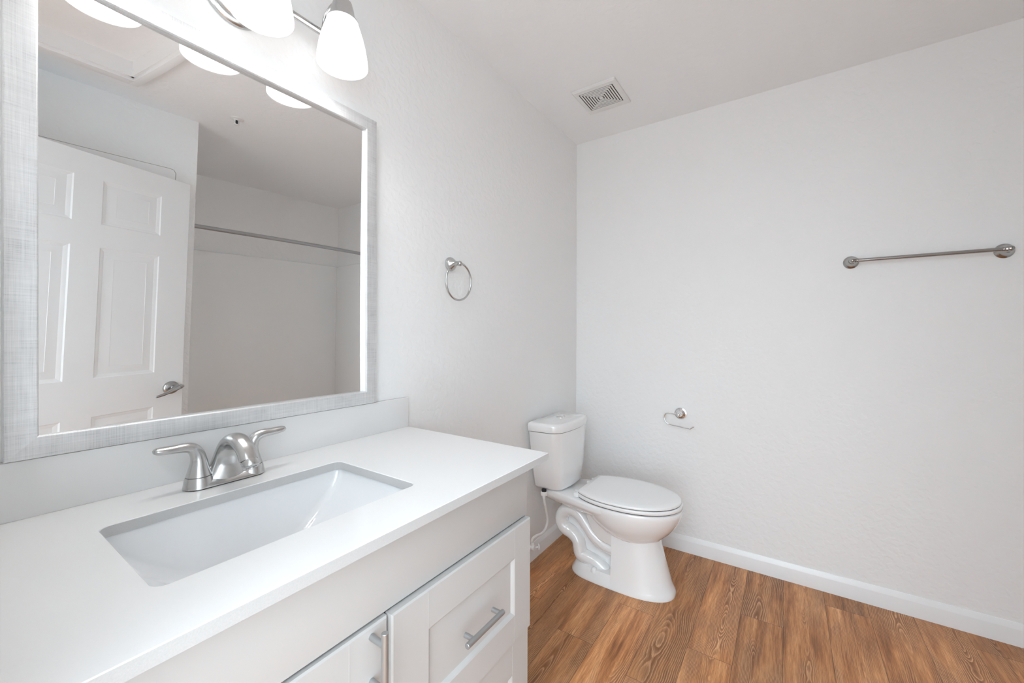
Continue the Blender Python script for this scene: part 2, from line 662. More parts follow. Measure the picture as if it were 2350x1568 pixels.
# open six-panel door
DN = V((0.3632, 0.9317, 0)); DT = V((0.9317, -0.3632, 0))
DK, DW0 = -1.29526, 0.806
def door_place(u, v, d):
    return DT * (DW0 + u) + DN * (DK + d) + V((0, 0, v + 0.012))
DWID, DHGT = 0.7383, 2.048
pc = [(0.1135, 0.3225), (0.4075, 0.6155)]
pr = [(0.20, 0.853), (1.0237, 1.624), (1.731, 1.9385)]
pans = [(a, b, c, d) for a, b in pc for c, d in pr]
bm = paneled_board(DWID, DHGT, 0.035, pans, [(0.004, -0.0022), (0.012, -0.0034), (0.016, -0.0046), (0.022, -0.0046), (0.047, -0.0010), (0.048, -0.0015)], door_place, edge=0.003)
door = struct('door_1', bm, DOORPAINT, angle=12)
door['label'] = 'white six panel door standing open near the wall, seen in the mirror'
def dp(u, z, d):
    return door_place(u, z - 0.012, d)
hb = dp(1.490 - DW0, 0.949, 0)
bm = new()
add_lathe(bm, [(0.033, 0.0), (0.033, 0.004), (0.030, 0.010), (0.021, 0.015), (0.0135, 0.018), (0.0125, 0.040), (0.0, 0.041)], hb, DN, 32)
lev = [(0.012, 0.004, 0.046), (0.004, 0.003, 0.047), (-0.012, -0.001, 0.048), (-0.035, -0.011, 0.049), (-0.065, -0.026, 0.047), (-0.092, -0.034, 0.044)]
rad = [0.0085, 0.0115, 0.0125, 0.010, 0.0075, 0.0055]
pts = []
for (a, z, d), r in zip(lev, rad):
    q = dp(1.490 - DW0 + a, 0.949 + z, d)
    pts.append((q.x, q.y, q.z, r, r * .75))
add_tube(bm, smooth_path(pts, 5), 0.01, 14, hint=V((0, 0, 1)), round_ends=True)
q = dp(1.490 - DW0, 0.951, 0.052)
add_lathe(bm, [(0.0045, 0), (0.0045, 0.006), (0.003, 0.0075), (0, 0.008)], q, DN, 14)
obj('door_handle', bm, BAR_NICKEL, door)
bm = new()
for z in (0.25, 1.05, 1.85):
    add_tube(bm, [tuple(dp(-0.004, z - .045, -0.004)), tuple(dp(-0.004, z + .045, -0.004))], 0.006, 10)
obj('hinge', bm, NICKEL_DARK, door)

# attic hatch: recessed panel in a lined, cased opening of the ceiling
hatch = thing('attic_hatch', ((HX0 + HX1) / 2, (HY0 + HY1) / 2, ZC), 'recessed white attic access panel in the ceiling, seen at the top left of the mirror', 'hatch')
obj('hatch_panel', box(HX0 + .001, HX1 - .001, HY0 + .001, HY1 - .001, 2.503, 2.515), CEIL, hatch)
bm = new()
for (a, b, c, d) in ((HX0, HX0 + .012, HY0, HY1), (HX1 - .012, HX1, HY0, HY1), (HX0, HX1, HY0, HY0 + .012), (HX0, HX1, HY1 - .012, HY1)):
    add_box(bm, a, b, c, d, 2.432, 2.503)
obj('hatch_liner', bm, TRIM, hatch)
cw = 0.030
bm = new()
for (a, b, c, d) in ((HX0 - cw, HX0 + .004, HY0 - cw * 1.6, HY1 + cw), (HX1 - .004, HX1 + cw * .8, HY0 - cw * 1.6, HY1 + cw),
                     (HX0, HX1, HY0 - cw * 1.6, HY0 + .002), (HX0, HX1, HY1 - .002, HY1 + cw)):
    add_box(bm, a, b, c, d, 2.418, 2.4399, bevel=0.002)
obj('hatch_casing', bm, TRIM, hatch)

# tub alcove: surround panels, shower rod
sur = thing('shower_surround', (1.7, YA + .016, 0), 'smooth white shower surround lining the tub alcove, seen in the mirror', 'shower wall')
obj('back_panel', box(XW + .004, XR - .004, YA, YA + .0316, 0.0, 1.8645, bevel=0.006, seg=3), SURROUND, sur)
obj('side_panel', box(XR - .0276, XR, YA + .03, -2.025, 0.0, 1.8645, bevel=0.006, seg=3), SURROUND, sur)
obj('side_panel', box(XW, XW + .0276, YA + .03, -2.025, 0.0, 1.8645, bevel=0.006, seg=3), SURROUND, sur)

rod = thing('shower_rod', (1.7, -1.985, 1.880), 'satin metal shower curtain rod across the tub alcove, seen in the mirror', 'shower rod')
bm = new()
add_tube(bm, [(XW + .004, -1.985, 1.880), (XR - .004, -1.995, 1.880)], 0.0127, 20)
obj('rod_tube', bm, NICKEL_DARK, rod)
for x, s in ((XW, 1), (XR, -1)):
    bm = new()
    add_lathe(bm, [(0.028, 0), (0.028, 0.005), (0.020, 0.016), (0.016, 0.026), (0.013, 0.027)], (x, -1.985 if s > 0 else -1.995, 1.880), (s, 0, 0), 24)
    obj('end_flange', bm, NICKEL_DARK, rod)

# fire sprinkler on the ceiling
spk = thing('fire_sprinkler', (1.0786, -1.590, ZC), 'small white pendent fire sprinkler on the ceiling, seen in the mirror', 'sprinkler')
bm = new()
add_lathe(bm, [(0.030, 0.0), (0.030, -0.002), (0.026, -0.005), (0.014, -0.006), (0.013, -0.010), (0.0, -0.010)], (1.0786, -1.590, ZC), (0, 0, 1), 28)
obj('escutcheon', bm, WHITEPLASTIC, spk)
bm = new()
for s in (-1, 1):
    add_tube(bm, smooth_path([(1.0786 + s * .006, -1.590, ZC - .008), (1.0786 + s * .011, -1.590, ZC - .020), (1.0786 + s * .004, -1.590, ZC - .034)], 4), 0.0025, 8)
add_lathe(bm, [(0.013, -0.034), (0.013, -0.036), (0.004, -0.0365), (0.003, -0.034)], (1.0786, -1.590, ZC), (0, 0, 1), 20)
obj('sprinkler_frame', bm, WHITEPLASTIC, spk)
bm = new()
add_lathe(bm, [(0.004, -0.008), (0.0055, -0.018), (0.0045, -0.030), (0.002, -0.033)], (1.0786, -1.590, ZC), (0, 0, 1), 12)
obj('fusible_bulb', bm, RUBBER, spk)

# ------------------------------------------------------------------ vanity
CX0, CX1 = 0.024, 0.945          # cabinet sides
YB, YF = -0.004, -0.5425         # back, apron face
CT0, CT1 = 0.8622, 0.8822        # slab
cab = thing('vanity_cabinet', ((CX0 + CX1) / 2, -0.28, 0), 'white shaker vanity cabinet with bar pulls under the quartz counter', 'cabinet')
bm = new()
add_box(bm, CX0, CX0 + .016, -0.536, YB, 0.0, CT0)
add_box(bm, CX1 - .016, CX1, -0.536, YB, 0.0, CT0)
add_box(bm, CX0 + .016, CX1 - .016, -0.536, YB, 0.10, 0.116)
add_box(bm, CX0 + .016, CX1 - .016, YB - .006, YB, 0.116, CT0)
add_box(bm, CX0 + .016, CX1 - .016, -0.48, -0.464, 0.0, 0.10)
add_box(bm, 0.462, 0.478, -0.53, YB - .006, 0.116, 0.74)
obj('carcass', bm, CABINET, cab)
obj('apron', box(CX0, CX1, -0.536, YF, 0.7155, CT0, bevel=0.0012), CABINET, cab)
bm = box(CX0 + .002, CX1 - .002, -0.5362, -0.5359, 0.10, 0.7155)
bm.free()

shaker = [(0.003, -0.0015), (0.0085, -0.007), (0.0095, -0.0078)]
YD2 = -0.5485                     # face of the door and the lower drawer
YD1 = -0.5560                     # upper drawer stands a little proud
def face_place(x0, z0, y):
    return lambda u, v, d: V((x0 + u, y - d, z0 + v))

def pull(parent, p0, p1, posts, yface, r=0.006, off=0.032):
    """bar pull with two posts as one handle part with sub-parts"""
    p0 = V(p0); p1 = V(p1)
    bm = new()
    d = (p1 - p0).normalized()
    add_lathe(bm, [(r * .88, 0), (r, 0.0008), (r, (p1 - p0).length - .0008), (r * .88, (p1 - p0).length)], p0, d, 20)
    h = obj('handle', bm, NICKEL_DARK, parent)
    for c in posts:
        bm = new()
        add_lathe(bm, [(0.0056, 0.0), (0.0056, off)], (c[0], yface, c[1]), (0, -1, 0), 18)
        obj('post', bm, NICKEL_DARK, h)
    return h

# door on the left, under the sink
dw0, dw1 = CX0 + .003, 0.4705
bm = paneled_board(dw1 - dw0, 0.7105 - 0.105, 0.0185, [(0.077, dw1 - dw0 - 0.076, 0.075, 0.7105 - 0.105 - 0.080)], shaker, face_place(dw0, 0.105, YD2), edge=0.003,
                   grooves=[(0.077, 0.004, 0.072), (dw1 - dw0 - 0.076, 0.004, 0.072), (0.077, 0.53, 0.601), (dw1 - dw0 - 0.076, 0.53, 0.601)])
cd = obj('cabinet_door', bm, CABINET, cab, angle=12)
pull(cd, (0.4365, YD2 - .035, 0.7205 - .006), (0.4365, YD2 - .035, 0.7205 - .136 - .006), [(0.4365, 0.693), (0.4365, 0.617)], YD2)
# upper drawer
w0, w1 = 0.474, 0.9425
z0, z1 = 0.4147, 0.7113
bm = paneled_board(w1 - w0, z1 - z0, 0.0185, [(0.0885, 0.392, 0.071, 0.2195)], shaker, face_place(w0, z0, YD1), edge=0.003,
                   grooves=[(0.0885, 0.004, 0.069), (0.392, 0.004, 0.069), (0.0885, 0.2215, 0.293), (0.392, 0.2215, 0.293)])
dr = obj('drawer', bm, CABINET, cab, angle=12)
pull(dr, (0.6395, YD1 - .032, 0.5635), (0.7690, YD1 - .032, 0.5635), [(0.6632, 0.5632), (0.7608 - .0, 0.5632)], YD1 - 0.007, off=0.026)
# lower drawer
z0, z1 = 0.108, 0.4105
bm = paneled_board(w1 - w0, z1 - z0, 0.0125, [(0.0885, 0.392, 0.071, 0.2195)], shaker, face_place(w0, z0, YD2), edge=0.003,
                   grooves=[(0.0885, 0.004, 0.069), (0.392, 0.004, 0.069), (0.0885, 0.2215, 0.297), (0.392, 0.2215, 0.297)])
dr2 = obj('drawer', bm, CABINET, cab, angle=12)
pull(dr2, (0.6395, YD2 - .032, 0.2565), (0.7690, YD2 - .032, 0.2565), [(0.6632, 0.2565), (0.7608, 0.2565)], YD2 - 0.007, off=0.026)
# inside of the drawer opening, seen as the dark gap
obj('drawer_box', box(w0 + .02, w1 - .02, -0.50, -0.06, 0.43, 0.60), CABINET, dr)

# countertop slab with the sink cut-out
SX0, SX1, SY0, SY1 = 0.1718, 0.6148, -0.4638, -0.1748
def slab():
    bm = new()
    nn = 8
    def outer(ins): return [(0.0205 + ins, -0.5879 + ins), (0.98455 - ins, -0.5879 + ins), (0.98455 - ins, -0.001 - ins), (0.0205 + ins, -0.001 - ins)]
    def ring2(pts, z): return [bm.verts.new((x, y, z)) for x, y in pts]
    def inner(g): return rrect(SX0 - g, SX1 + g, SY0 - g, SY1 + g, 0.018 + g, nn)
    e = 0.0014
    Ot, Om, Ob = ring2(outer(e), CT1), ring2(outer(0), CT1 - e), ring2(outer(0), CT0)
    It, Im, Ib = ring2(inner(e), CT1), ring2(inner(0), CT1 - e), ring2(inner(0), CT0)
    def strip(a, b):
        n = len(a)
        for k in range(n):
            bm.faces.new((a[k], a[(k + 1) % n], b[(k + 1) % n], b[k]))
    strip(Ot, Om); strip(Om, Ob); strip(It, Im); strip(Im, Ib)
    for O, I in ((Ot, It), (Ob, Ib)):
        m_ = nn + 1
        # corner order of rrect: (+,+), (-,+), (-,-), (+,-); outer: (-,-),(+,-),(+,+),(-,+)
        oc = [O[2], O[3], O[0], O[1]]
        for c in range(4):
            seg = I[c * m_:(c + 1) * m_]
            for k in range(nn):
                bm.faces.new((oc[c], seg[k], seg[k + 1]))
            nx = I[((c + 1) % 4) * m_]
            bm.faces.new((oc[c], seg[-1], nx, oc[(c + 1) % 4]))
    return bm
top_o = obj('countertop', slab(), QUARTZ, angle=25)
top_o.data.materials.append(QUARTZ_EDGE_SHADED)
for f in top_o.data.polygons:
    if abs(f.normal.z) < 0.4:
        f.material_index = 1  # upright faces take the quartz with shade in its colour
tag(top_o, 'white quartz vanity countertop with a rectangular sink cut-out', 'countertop')
tag(obj('backsplash', box(0.0205, 0.98455, -0.001, -0.0200, CT1, 0.9856, bevel=0.0012), QUARTZ), 'low white quartz backsplash strip standing behind the faucet', 'backsplash')

# undermount sink
sink = thing('undermount_sink', (0.3933, -0.3193, 0.72), 'rectangular white undermount sink below the counter cut-out', 'sink')
bm = new()
def sring(gx, gy, z, r):
    return [V((x, y, z)) for x, y in rrect(SX0 - gx, SX1 + gx, SY0 - gy, SY1 + gy, r, 8)]
rings = [sring(.022, .018, CT0 - .0120, .03), sring(.022, .018, CT0 - .0012, .03), sring(.0050, .0050, CT0 - .0012, .020), sring(.0035, .0035, CT0 - .004, .019),
         sring(-.002, -.001, CT0 - .020, .020), sring(-.014, -.004, CT0 - .040, .024), sring(-.040, -.009, CT0 - .065, .030), sring(-.072, -.016, CT0 - .090, .036), sring(-.100, -.026, CT0 - .110, .040), sring(-.120, -.040, CT0 - .124, .044), sring(-.145, -.075, CT0 - .133, .04), sring(-.175, -.110, CT0 - .136, .018)]
rings += [sring(-.175, -.110, CT0 - .149, .018), sring(-.105, -.030, CT0 - .140, .045), sring(-.030, -.002, CT0 - .080, .035), sring(.004, .004, CT0 - .040, .026)]
add_loft(bm, rings + [rings[0]], False, False)
# close basin floor
add_box(bm, SX0 + .174, SX1 - .174, SY0 + .109, SY1 - .109, CT0 - .1488, CT0 - .1362)
obj('basin', bm, SINKWHITE, sink, angle=50)
bm = new()
add_lathe(bm, [(0.0, 0.0), (0.030, 0.0), (0.031, 0.002), (0.027, 0.0035), (0.022, 0.0025), (0.020, 0.004), (0.0, 0.0055)], (0.3933, -0.3193, CT0 - .1362), (0, 0, 1), 32)
obj('drain', bm, CHROME, sink)

# ------------------------------------------------------------------ faucet
FX, FY = 0.3915, -0.0935
fau = thing('faucet', (FX, FY, CT1), 'brushed nickel two-handle centerset faucet at the back of the sink', 'faucet')
def stadium(cx, cy, L, r, z, n=14):
    pts = []
    for k in range(n + 1):
        a = -PI / 2 + PI * k / n
        pts.append(V((cx + L + r * math.cos(a), cy + r * math.sin(a), z)))
    for k in range(n + 1):
        a = PI / 2 + PI * k / n
        pts.append(V((cx - L + r * math.cos(a), cy + r * math.sin(a), z)))
    return pts
bm = new()
add_loft(bm, [stadium(FX, FY, .050, .0265, CT1 + .0002), stadium(FX, FY, .050, .0265, CT1 + .0022)])
obj('gasket', bm, RUBBER, fau)
# body: escutcheon base rising at both ends into handle bosses
bm = new()
add_loft(bm, [stadium(FX, FY, .0510, .0280, CT1 + .0020), stadium(FX, FY, .0510, .0278, CT1 + .0045), stadium(FX, FY, .0505, .0245, CT1 + .0085), stadium(FX, FY, .050, .0190, CT1 + .0135), stadium(FX, FY, .0490, .0140, CT1 + .016)])
for s in (-1, 1):
    add_lathe(bm, [(0.0282, 0.002), (0.0272, 0.008), (0.0245, 0.0225), (0.0238, 0.0245)], (FX + s * .0508, FY, CT1), (0, 0, 1), 36)
obj('base', bm, NICKEL, fau)
# spout
sp = [(FX, -.0905, .8855, .060, .0270), (FX, -.0905, .8925, .053, .0262), (FX, -.0910, .9060, .0400, .0240), (FX, -.0925, .9260, .0290, .0205), (FX, -.0990, .9490, .0235, .0178), (FX, -.1140, .9690, .0212, .0160),
      (FX, -.1360, .9790, .0202, .0150), (FX, -.1590, .9790, .0195, .0145), (FX, -.1800, .9715, .0188, .0142), (FX, -.1960, .9590, .0182, .0140), (FX, -.2055, .9455, .0178, .0140)]
bm = new()
add_tube(bm, smooth_path(sp, 5), 0.02, 32, hint=V((1, 0, 0)))
obj('spout', bm, NICKEL, fau, angle=60)
bm = new()
d = V((0, -.0095, -.0135)).normalized()
e0 = V((FX, -.2055, .9455))
add_lathe(bm, [(0.0128, 0.0), (0.0128, 0.0016)], e0, d, 28)
add_lathe(bm, [(0.0158, 0.0014), (0.0162, 0.003), (0.0160, 0.0125), (0.0145, 0.0150), (0.0100, 0.0152), (0.0095, 0.0135), (0.0, 0.0135)], e0, d, 28)
obj('aerator', bm, NICKEL, fau)
for s in (-1, 1):
    bm = new()
    hx = FX + s * .0508
    pth = [(hx, FY, CT1 + .0256, .0232, .0232), (hx, FY, CT1 + .038, .0195, .0195), (hx + s * .000, FY, CT1 + .056, .0152, .0152), (hx + s * .003, FY, CT1 + .072, .0132, .0135), (hx + s * .011, FY, CT1 + .0845, .0115, .0130),
           (hx + s * .024, FY - .001, CT1 + .0895, .0100, .0118), (hx + s * .042, FY - .002, CT1 + .0905, .0086, .0112), (hx + s * .058, FY - .003, CT1 + .0915, .0080, .0116), (hx + s * .069, FY - .003, CT1 + .0925, .0072, .0108), (hx + s * .0745, FY - .003, CT1 + .0935, .0052, .0085), (hx + s * .0765, FY - .003, CT1 + .0940, .0025, .0045)]
    add_tube(bm, smooth_path(pth, 6), .01, 28, hint=V((s, 0, 0)))
    obj('handle', bm, NICKEL, fau, angle=60)
bm = new()
add_tube(bm, [(FX, FY + .022, CT1 + .012), (FX, FY + .022, CT1 + .074)], 0.0024, 12)
add_lathe(bm, [(0.0026, 0.072), (0.0048, 0.075), (0.0050, 0.079), (0.003, 0.082), (0, 0.0825)], (FX, FY + .022, CT1), (0, 0, 1), 16)
obj('lift_rod', bm, NICKEL, fau)

# ------------------------------------------------------------------ mirror
MX0, MX1, MZ0, MZ1 = 0.0848, 0.8450, 0.9872, 1.9008
FWD = 0.0400
mir = thing('vanity_mirror', ((MX0 + MX1) / 2, -0.013, MZ0), 'large wall mirror in a brushed silver frame resting above the backsplash', 'mirror')
def rail(a, b, ia, ib):
    """mitred rail: outer corners a,b; inner corners ia,ib"""
    bm = new()
    A, B, IA, IB = [V((p[0], 0, p[1])) for p in (a, b, ia, ib)]
    def L(t, y):   # t: 0 outer .. 1 inner
        return [A.lerp(IA, t) + V((0, y, 0)), B.lerp(IB, t) + V((0, y, 0))]
    prof = [(0, -0.0006), (0, -0.0245), (0.03, -0.0268), (0.06, -0.0272), (0.935, -0.0272), (0.965, -0.0262), (1.0, -0.0235), (1.0, -0.0006)]
    rows = [[bm.verts.new(p) for p in L(t, y)] for t, y in prof]
    for k in range(len(rows)):
        r0, r1 = rows[k], rows[(k + 1) % len(rows)]
        bm.faces.new((r0[0], r0[1], r1[1], r1[0]))
    bm.faces.new([r[0] for r in rows]); bm.faces.new([r[1] for r in rows][::-1])
    return bm
oc = [(MX0, MZ0), (MX1, MZ0), (MX1, MZ1), (MX0, MZ1)]
ic = [(MX0 + FWD, MZ0 + FWD), (MX1 - FWD, MZ0 + FWD), (MX1 - FWD, MZ1 - FWD), (MX0 + FWD, MZ1 - FWD)]
for k in range(4):
    obj('frame_rail', rail(oc[k], oc[(k + 1) % 4], ic[k], ic[(k + 1) % 4]), FRAME, mir, angle=20)
WT = [(0, 1), (0, 2), (0, 3), (1, 0), (1, 1), (1, 2), (2, 0), (2, 1), (3, 0)]
WC = [-0.00203, -0.00287, 0.00066, 0.00152, -0.00167, 0.00041, -0.00602, 0.00067, 0.00273]
def glass_y(x, z):
    X = (x - .465) / .345; Z = (z - 1.44) / .42
    return -0.008 + sum(c * X ** i * Z ** j for c, (i, j) in zip(WC, WT))
bm = new()
gx, gz = 96, 112
G = [[bm.verts.new((MX0 + .034 + (MX1 - MX0 - .068) * i / gx, glass_y(MX0 + .034 + (MX1 - MX0 - .068) * i / gx, MZ0 + .034 + (MZ1 - MZ0 - .068) * j / gz), MZ0 + .034 + (MZ1 - MZ0 - .068) * j / gz)) for i in range(gx + 1)] for j in range(gz + 1)]
for j in range(gz):
    for i in range(gx):
        f = bm.faces.new((G[j][i], G[j][i + 1], G[j + 1][i + 1], G[j + 1][i])); f.smooth = True
obj('mirror_glass', bm, MIRROR, mir, recalc=False)

# ------------------------------------------------------------------ vanity light
LY, LZ = -0.148, 1.9273
lamp = thing('vanity_light', (0.4425, -0.07, 2.04), 'three-shade brushed nickel wall light glowing above the mirror', 'wall light')
bm = new()
add_lathe(bm, [(0.066, 0.0005), (0.066, 0.008), (0.062, 0.0125), (0.056, 0.014), (0.0545, 0.018), (0.048, 0.024), (0.030, 0.028), (0, 0.029)], (0.4425, 0, 2.036), (0, -1, 0), 48)
add_tube(bm, [(0.4425, -0.02, 2.038), (0.4425, -0.07, 2.040)], 0.011, 16)
obj('backplate', bm, NICKEL, lamp)
bm = new()
add_tube(bm, [(0.235, -0.07, 2.040), (0.650, -0.07, 2.040)], 0.0085, 20, round_ends=True)
obj('bar', bm, NICKEL, lamp)
for x in (0.242, 0.4425, 0.643):
    bm = new()
    pth = [(x, -0.070, 2.040, .011, .004), (x, -0.066, 2.062, .0105, .0035), (x, -0.075, 2.086, .010, .0032), (x, -0.098, 2.101, .0095, .003), (x, -0.125, 2.1055, .009, .003), (x, -0.148, 2.104, .008, .003)]
    add_tube(bm, smooth_path(pth, 6), .008, 16, hint=V((1, 0, 0)))
    obj('arm', bm, NICKEL, lamp)
    bm = new()
    add_lathe(bm, [(0.0, 0.1905), (0.005, 0.190), (0.0085, 0.1865), (0.0095, 0.182), (0.0085, 0.178), (0.0095, 0.176), (0.0165, 0.1735), (0.0235, 0.166), (0.0275, 0.152), (0.0300, 0.137), (0.0345, 0.126), (0.0392, 0.1190), (0.0405, 0.1150), (0.0380, 0.1150), (0.030, 0.122), (0.0, 0.13)], (x, LY, LZ), (0, 0, 1), 36)
    obj('collar', bm, NICKEL, lamp)
    bm = new()
    outer = [(0.0372, 0.1190), (0.0440, 0.1010), (0.0515, 0.0770), (0.0580, 0.0500), (0.0622, 0.0250), (0.0640, 0.0080), (0.0640, 0.0018), (0.0628, 0.0)]
    inner = [(r - .0028, h + .0006) for r, h in outer[::-1]]
    add_lathe(bm, outer + inner, (x, LY, LZ), (0, 0, 1), 48, cap=False)
    sh = obj('lamp_shade', bm, SHADE, lamp, angle=70)
    bm = new()
    add_lathe(bm, [(0.0, 0.0200), (0.010, 0.0212), (0.020, 0.0260), (0.0265, 0.0340), (0.0285, 0.0450), (0.0260, 0.0580), (0.0190, 0.0740), (0.0140, 0.0880), (0.0135, 0.1180), (0.0, 0.119)], (x, LY, LZ), (0, 0, 1), 28)
    obj('bulb', bm, BULB, sh)

# ------------------------------------------------------------------ wall fittings
tr = thing('towel_ring', (1.2177, -0.03, 1.493), 'brushed nickel towel ring hanging on the wall right of the mirror', 'towel ring')
bm = new()
add_lathe(bm, [(0.0280, 0.0005), (0.0280, 0.006), (0.0262, 0.0085), (0.0262, 0.012), (0.0225, 0.017), (0.0145, 0.026), (0.0095, 0.036), (0.0080, 0.044), (0.0075, 0.047)], (1.2177, 0, 1.4935), (0, -1, 0), 36)
add_lathe(bm, [(0.0001, -0.0105), (0.0055, -0.0092), (0.0090, -0.0055), (0.0108, 0.0), (0.0090, 0.0055), (0.0055, 0.0092), (0.0001, 0.0105)], (1.2177, -0.054, 1.4915), (0, -1, 0), 24)
obj('post', bm, NICKEL, tr)
bm = new()
rr = 0.0735
add_tube(bm, [(1.2177 + rr * math.sin(2 * PI * k / 64), -0.054 + .004 * (1 - math.cos(2 * PI * k / 64)), 1.4935 - rr * (1 - math.cos(2 * PI * k / 64))) for k in range(64)], 0.0042, 12, hint=V((0, 1, 0)), closed=True)
obj('ring', bm, NICKEL, tr)

tb = thing('towel_bar', (XR - .04, -1.62, 1.54), 'satin nickel towel bar mounted on the far right wall', 'towel bar')
bz = 1.5425
for y in (-1.3755, -1.8420):
    bm = new()
    add_lathe(bm, [(0.0285, 0.0005), (0.0285, 0.004), (0.0255, 0.007), (0.0235, 0.0085), (0.0160, 0.017), (0.0115, 0.030), (0.0105, 0.045), (0.0112, 0.052), (0.0120, 0.058), (0.0095, 0.066), (0.005, 0.0695), (0.0, 0.0705)], (XR, y, bz), (-1, 0, 0), 36)
    s = -1 if y > -1.6 else 1
    add_lathe(bm, [(0.0112, -0.004), (0.0116, 0.012), (0.0100, 0.0145), (0.0104, 0.018), (0.0092, 0.020)], (XR - .055, y, bz), (0, s, 0), 24)
    obj('bracket', bm, BAR_NICKEL, tb)
bm = new()
add_tube(bm, [(XR - .055, -1.3855, bz), (XR - .055, -1.8320, bz)], 0.0078, 20)
obj('bar', bm, BAR_NICKEL, tb)

tp = thing('toilet_paper_holder', (XR - .03, -0.62, 0.76), 'small chrome hook-shaped toilet paper holder, empty, on the wall beyond the toilet', 'paper holder')
bm = new()
add_lathe(bm, [(0.0335, 0.0005), (0.0335, 0.004), (0.0318, 0.0075), (0.0285, 0.0085), (0.0265, 0.0080), (0.0262, 0.0125), (0.0235, 0.0155), (0.0180, 0.0165), (0.0130, 0.0220), (0.0090, 0.031), (0.0080, 0.046), (0.0110, 0.052), (0.0125, 0.0585), (0.0110, 0.065), (0.006, 0.0695), (0.0, 0.0705)], (XR, -0.641, 0.768), (-1, 0, 0), 36)
obj('post', bm, CHROME, tp)
XH = XR - .0585
hp = [(XH, -0.641, 0.768), (XH, -0.625, 0.7705), (XH, -0.603, 0.7735), (XH, -0.586, 0.773), (XH, -0.572, 0.7655), (XH, -0.5655, 0.750), (XH, -0.5685, 0.733), (XH, -0.579, 0.7185), (XH, -0.598, 0.7105), (XH, -0.640, 0.7055), (XH, -0.682, 0.7010), (XH, -0.699, 0.6995), (XH, -0.705, 0.7025), (XH, -0.7185, 0.7130)]
bm = new()
add_tube(bm, smooth_path(hp, 5), 0.0036, 14, hint=V((1, 0, 0)), round_ends=True)
obj('hook', bm, CHROME, tp)

# ceiling vent
vt = thing('exhaust_vent', (1.983, -0.338, 2.425), 'square white exhaust fan grille with concentric slots on the ceiling', 'vent')
vx0, vx1, vy0, vy1 = 1.870, 2.111, -0.4495, -0.2245
gx0, gx1, gy0, gy1 = 1.8985, 2.066, -0.4275, -0.2505
bm = new()
def sq(x0, x1, y0, y1, z): return [V((x0, y0, z)), V((x1, y0, z)), V((x1, y1, z)), V((x0, y1, z))]
add_loft(bm, [sq(gx0, gx1, gy0, gy1, 2.4395), sq(vx0, vx1, vy0, vy1, 2.4395), sq(vx0, vx1, vy0, vy1, 2.432), sq(vx0 + .006, vx1 - .006, vy0 + .006, vy1 - .006, 2.4265), sq(gx0, gx1, gy0, gy1, 2.4257), sq(gx0, gx1, gy0, gy1, 2.4395)], False, False)
obj('cover', bm, WHITEPLASTIC, vt, angle=20)
gcx, gcy = (gx0 + gx1) / 2, (gy0 + gy1) / 2
hw, hh = (gx1 - gx0) / 2, (gy1 - gy0) / 2
obj('slot_backing', box(gx0 - .002, gx1 + .002, gy0 - .002, gy1 + .002, 2.4283, 2.4394), DARKGAP, vt)
bm = new()
NR = 7
for k in range(NR):
    a0 = 1 - (k + .42) / (NR + .25); a1 = 1 - (k + 1.0) / (NR + .25)
    o0 = sq(gcx - hw * a0, gcx + hw * a0, gcy - hh * a0, gcy + hh * a0, 2.4259)
    i0 = sq(gcx - hw * a1, gcx + hw * a1, gcy - hh * a1, gcy + hh * a1, 2.4257)
    o1 = sq(gcx - hw * a0, gcx + hw * a0, gcy - hh * a0, gcy + hh * a0, 2.4280)
    i1 = sq(gcx - hw * a1, gcx + hw * a1, gcy - hh * a1, gcy + hh * a1, 2.4280)
    if k == NR - 1:
        add_loft(bm, [o0, o1])
    else:
        add_loft(bm, [o0, i0, i1, o1, o0], False, False)
obj('louver_rings', bm, WHITEPLASTIC, vt, angle=20)

# ------------------------------------------------------------------ toilet
TX = 1.970
toi = thing('toilet', (TX, -0.40, 0), 'white two-piece toilet with closed lid in the corner beyond the vanity', 'toilet')
def P(x, t, z):   # x offset from the centre line, t = distance from the wall
    return V((TX + x, -t, z))
def egg(tf, tb, w, z, n=56, t0=None, ex=2.0, cut=None):
    """egg outline: front tip tf, back tb, half width w"""
    if t0 is None: t0 = tb + (tf - tb) * .46
    pts = []
    for k in range(n):
        a = 2 * PI * k / n
        c, s = math.cos(a), math.sin(a)
        x = w * math.copysign(abs(s) ** (2 / ex), s)
        t = t0 + (tf - t0) * c if c >= 0 else t0 + (t0 - tb) * math.copysign(abs(c) ** (2 / ex), c)
        if cut is not None: t = max(t, cut)
        pts.append(P(x, t, z))
    return pts
# bowl, pedestal, trapway and foot: one china body
bm = new()
add_loft(bm, [egg(.640, .40, .098, .235), egg(.646, .372, .110, .247), egg(.662, .350, .128, .262), egg(.688, .320, .149, .287), egg(.712, .290, .166, .318), egg(.730, .268, .178, .350), egg(.741, .252, .1845, .378), egg(.743, .248, .1855, .392), egg(.740, .250, .1835, .400), egg(.730, .258, .176, .4035)])
# front column, flat at the back
def dshape(tf, tb, w, z, n=36):
    pts = []
    tm = tb + .06
    for k in range(n + 1):
        a = -PI / 2 + PI * k / n
        s = math.sin(a); c = math.cos(a)
        pts.append(P(w * math.copysign(abs(s) ** .82, s), tm + (tf - tm) * c ** .9, z))
    pts.append(P(w, tb, z)); pts.append(P(-w, tb, z))
    return pts
add_loft(bm, [dshape(.7105, .44, .1230, .0005), dshape(.7105, .44, .1225, .012), dshape(.704, .44, .1185, .024), dshape(.692, .44, .1150, .050), dshape(.676, .44, .1085, .110), dshape(.6585, .44, .1045, .170), dshape(.645, .44, .1020, .220), dshape(.642, .44, .1015, .245), dshape(.640, .44, .100, .270)])
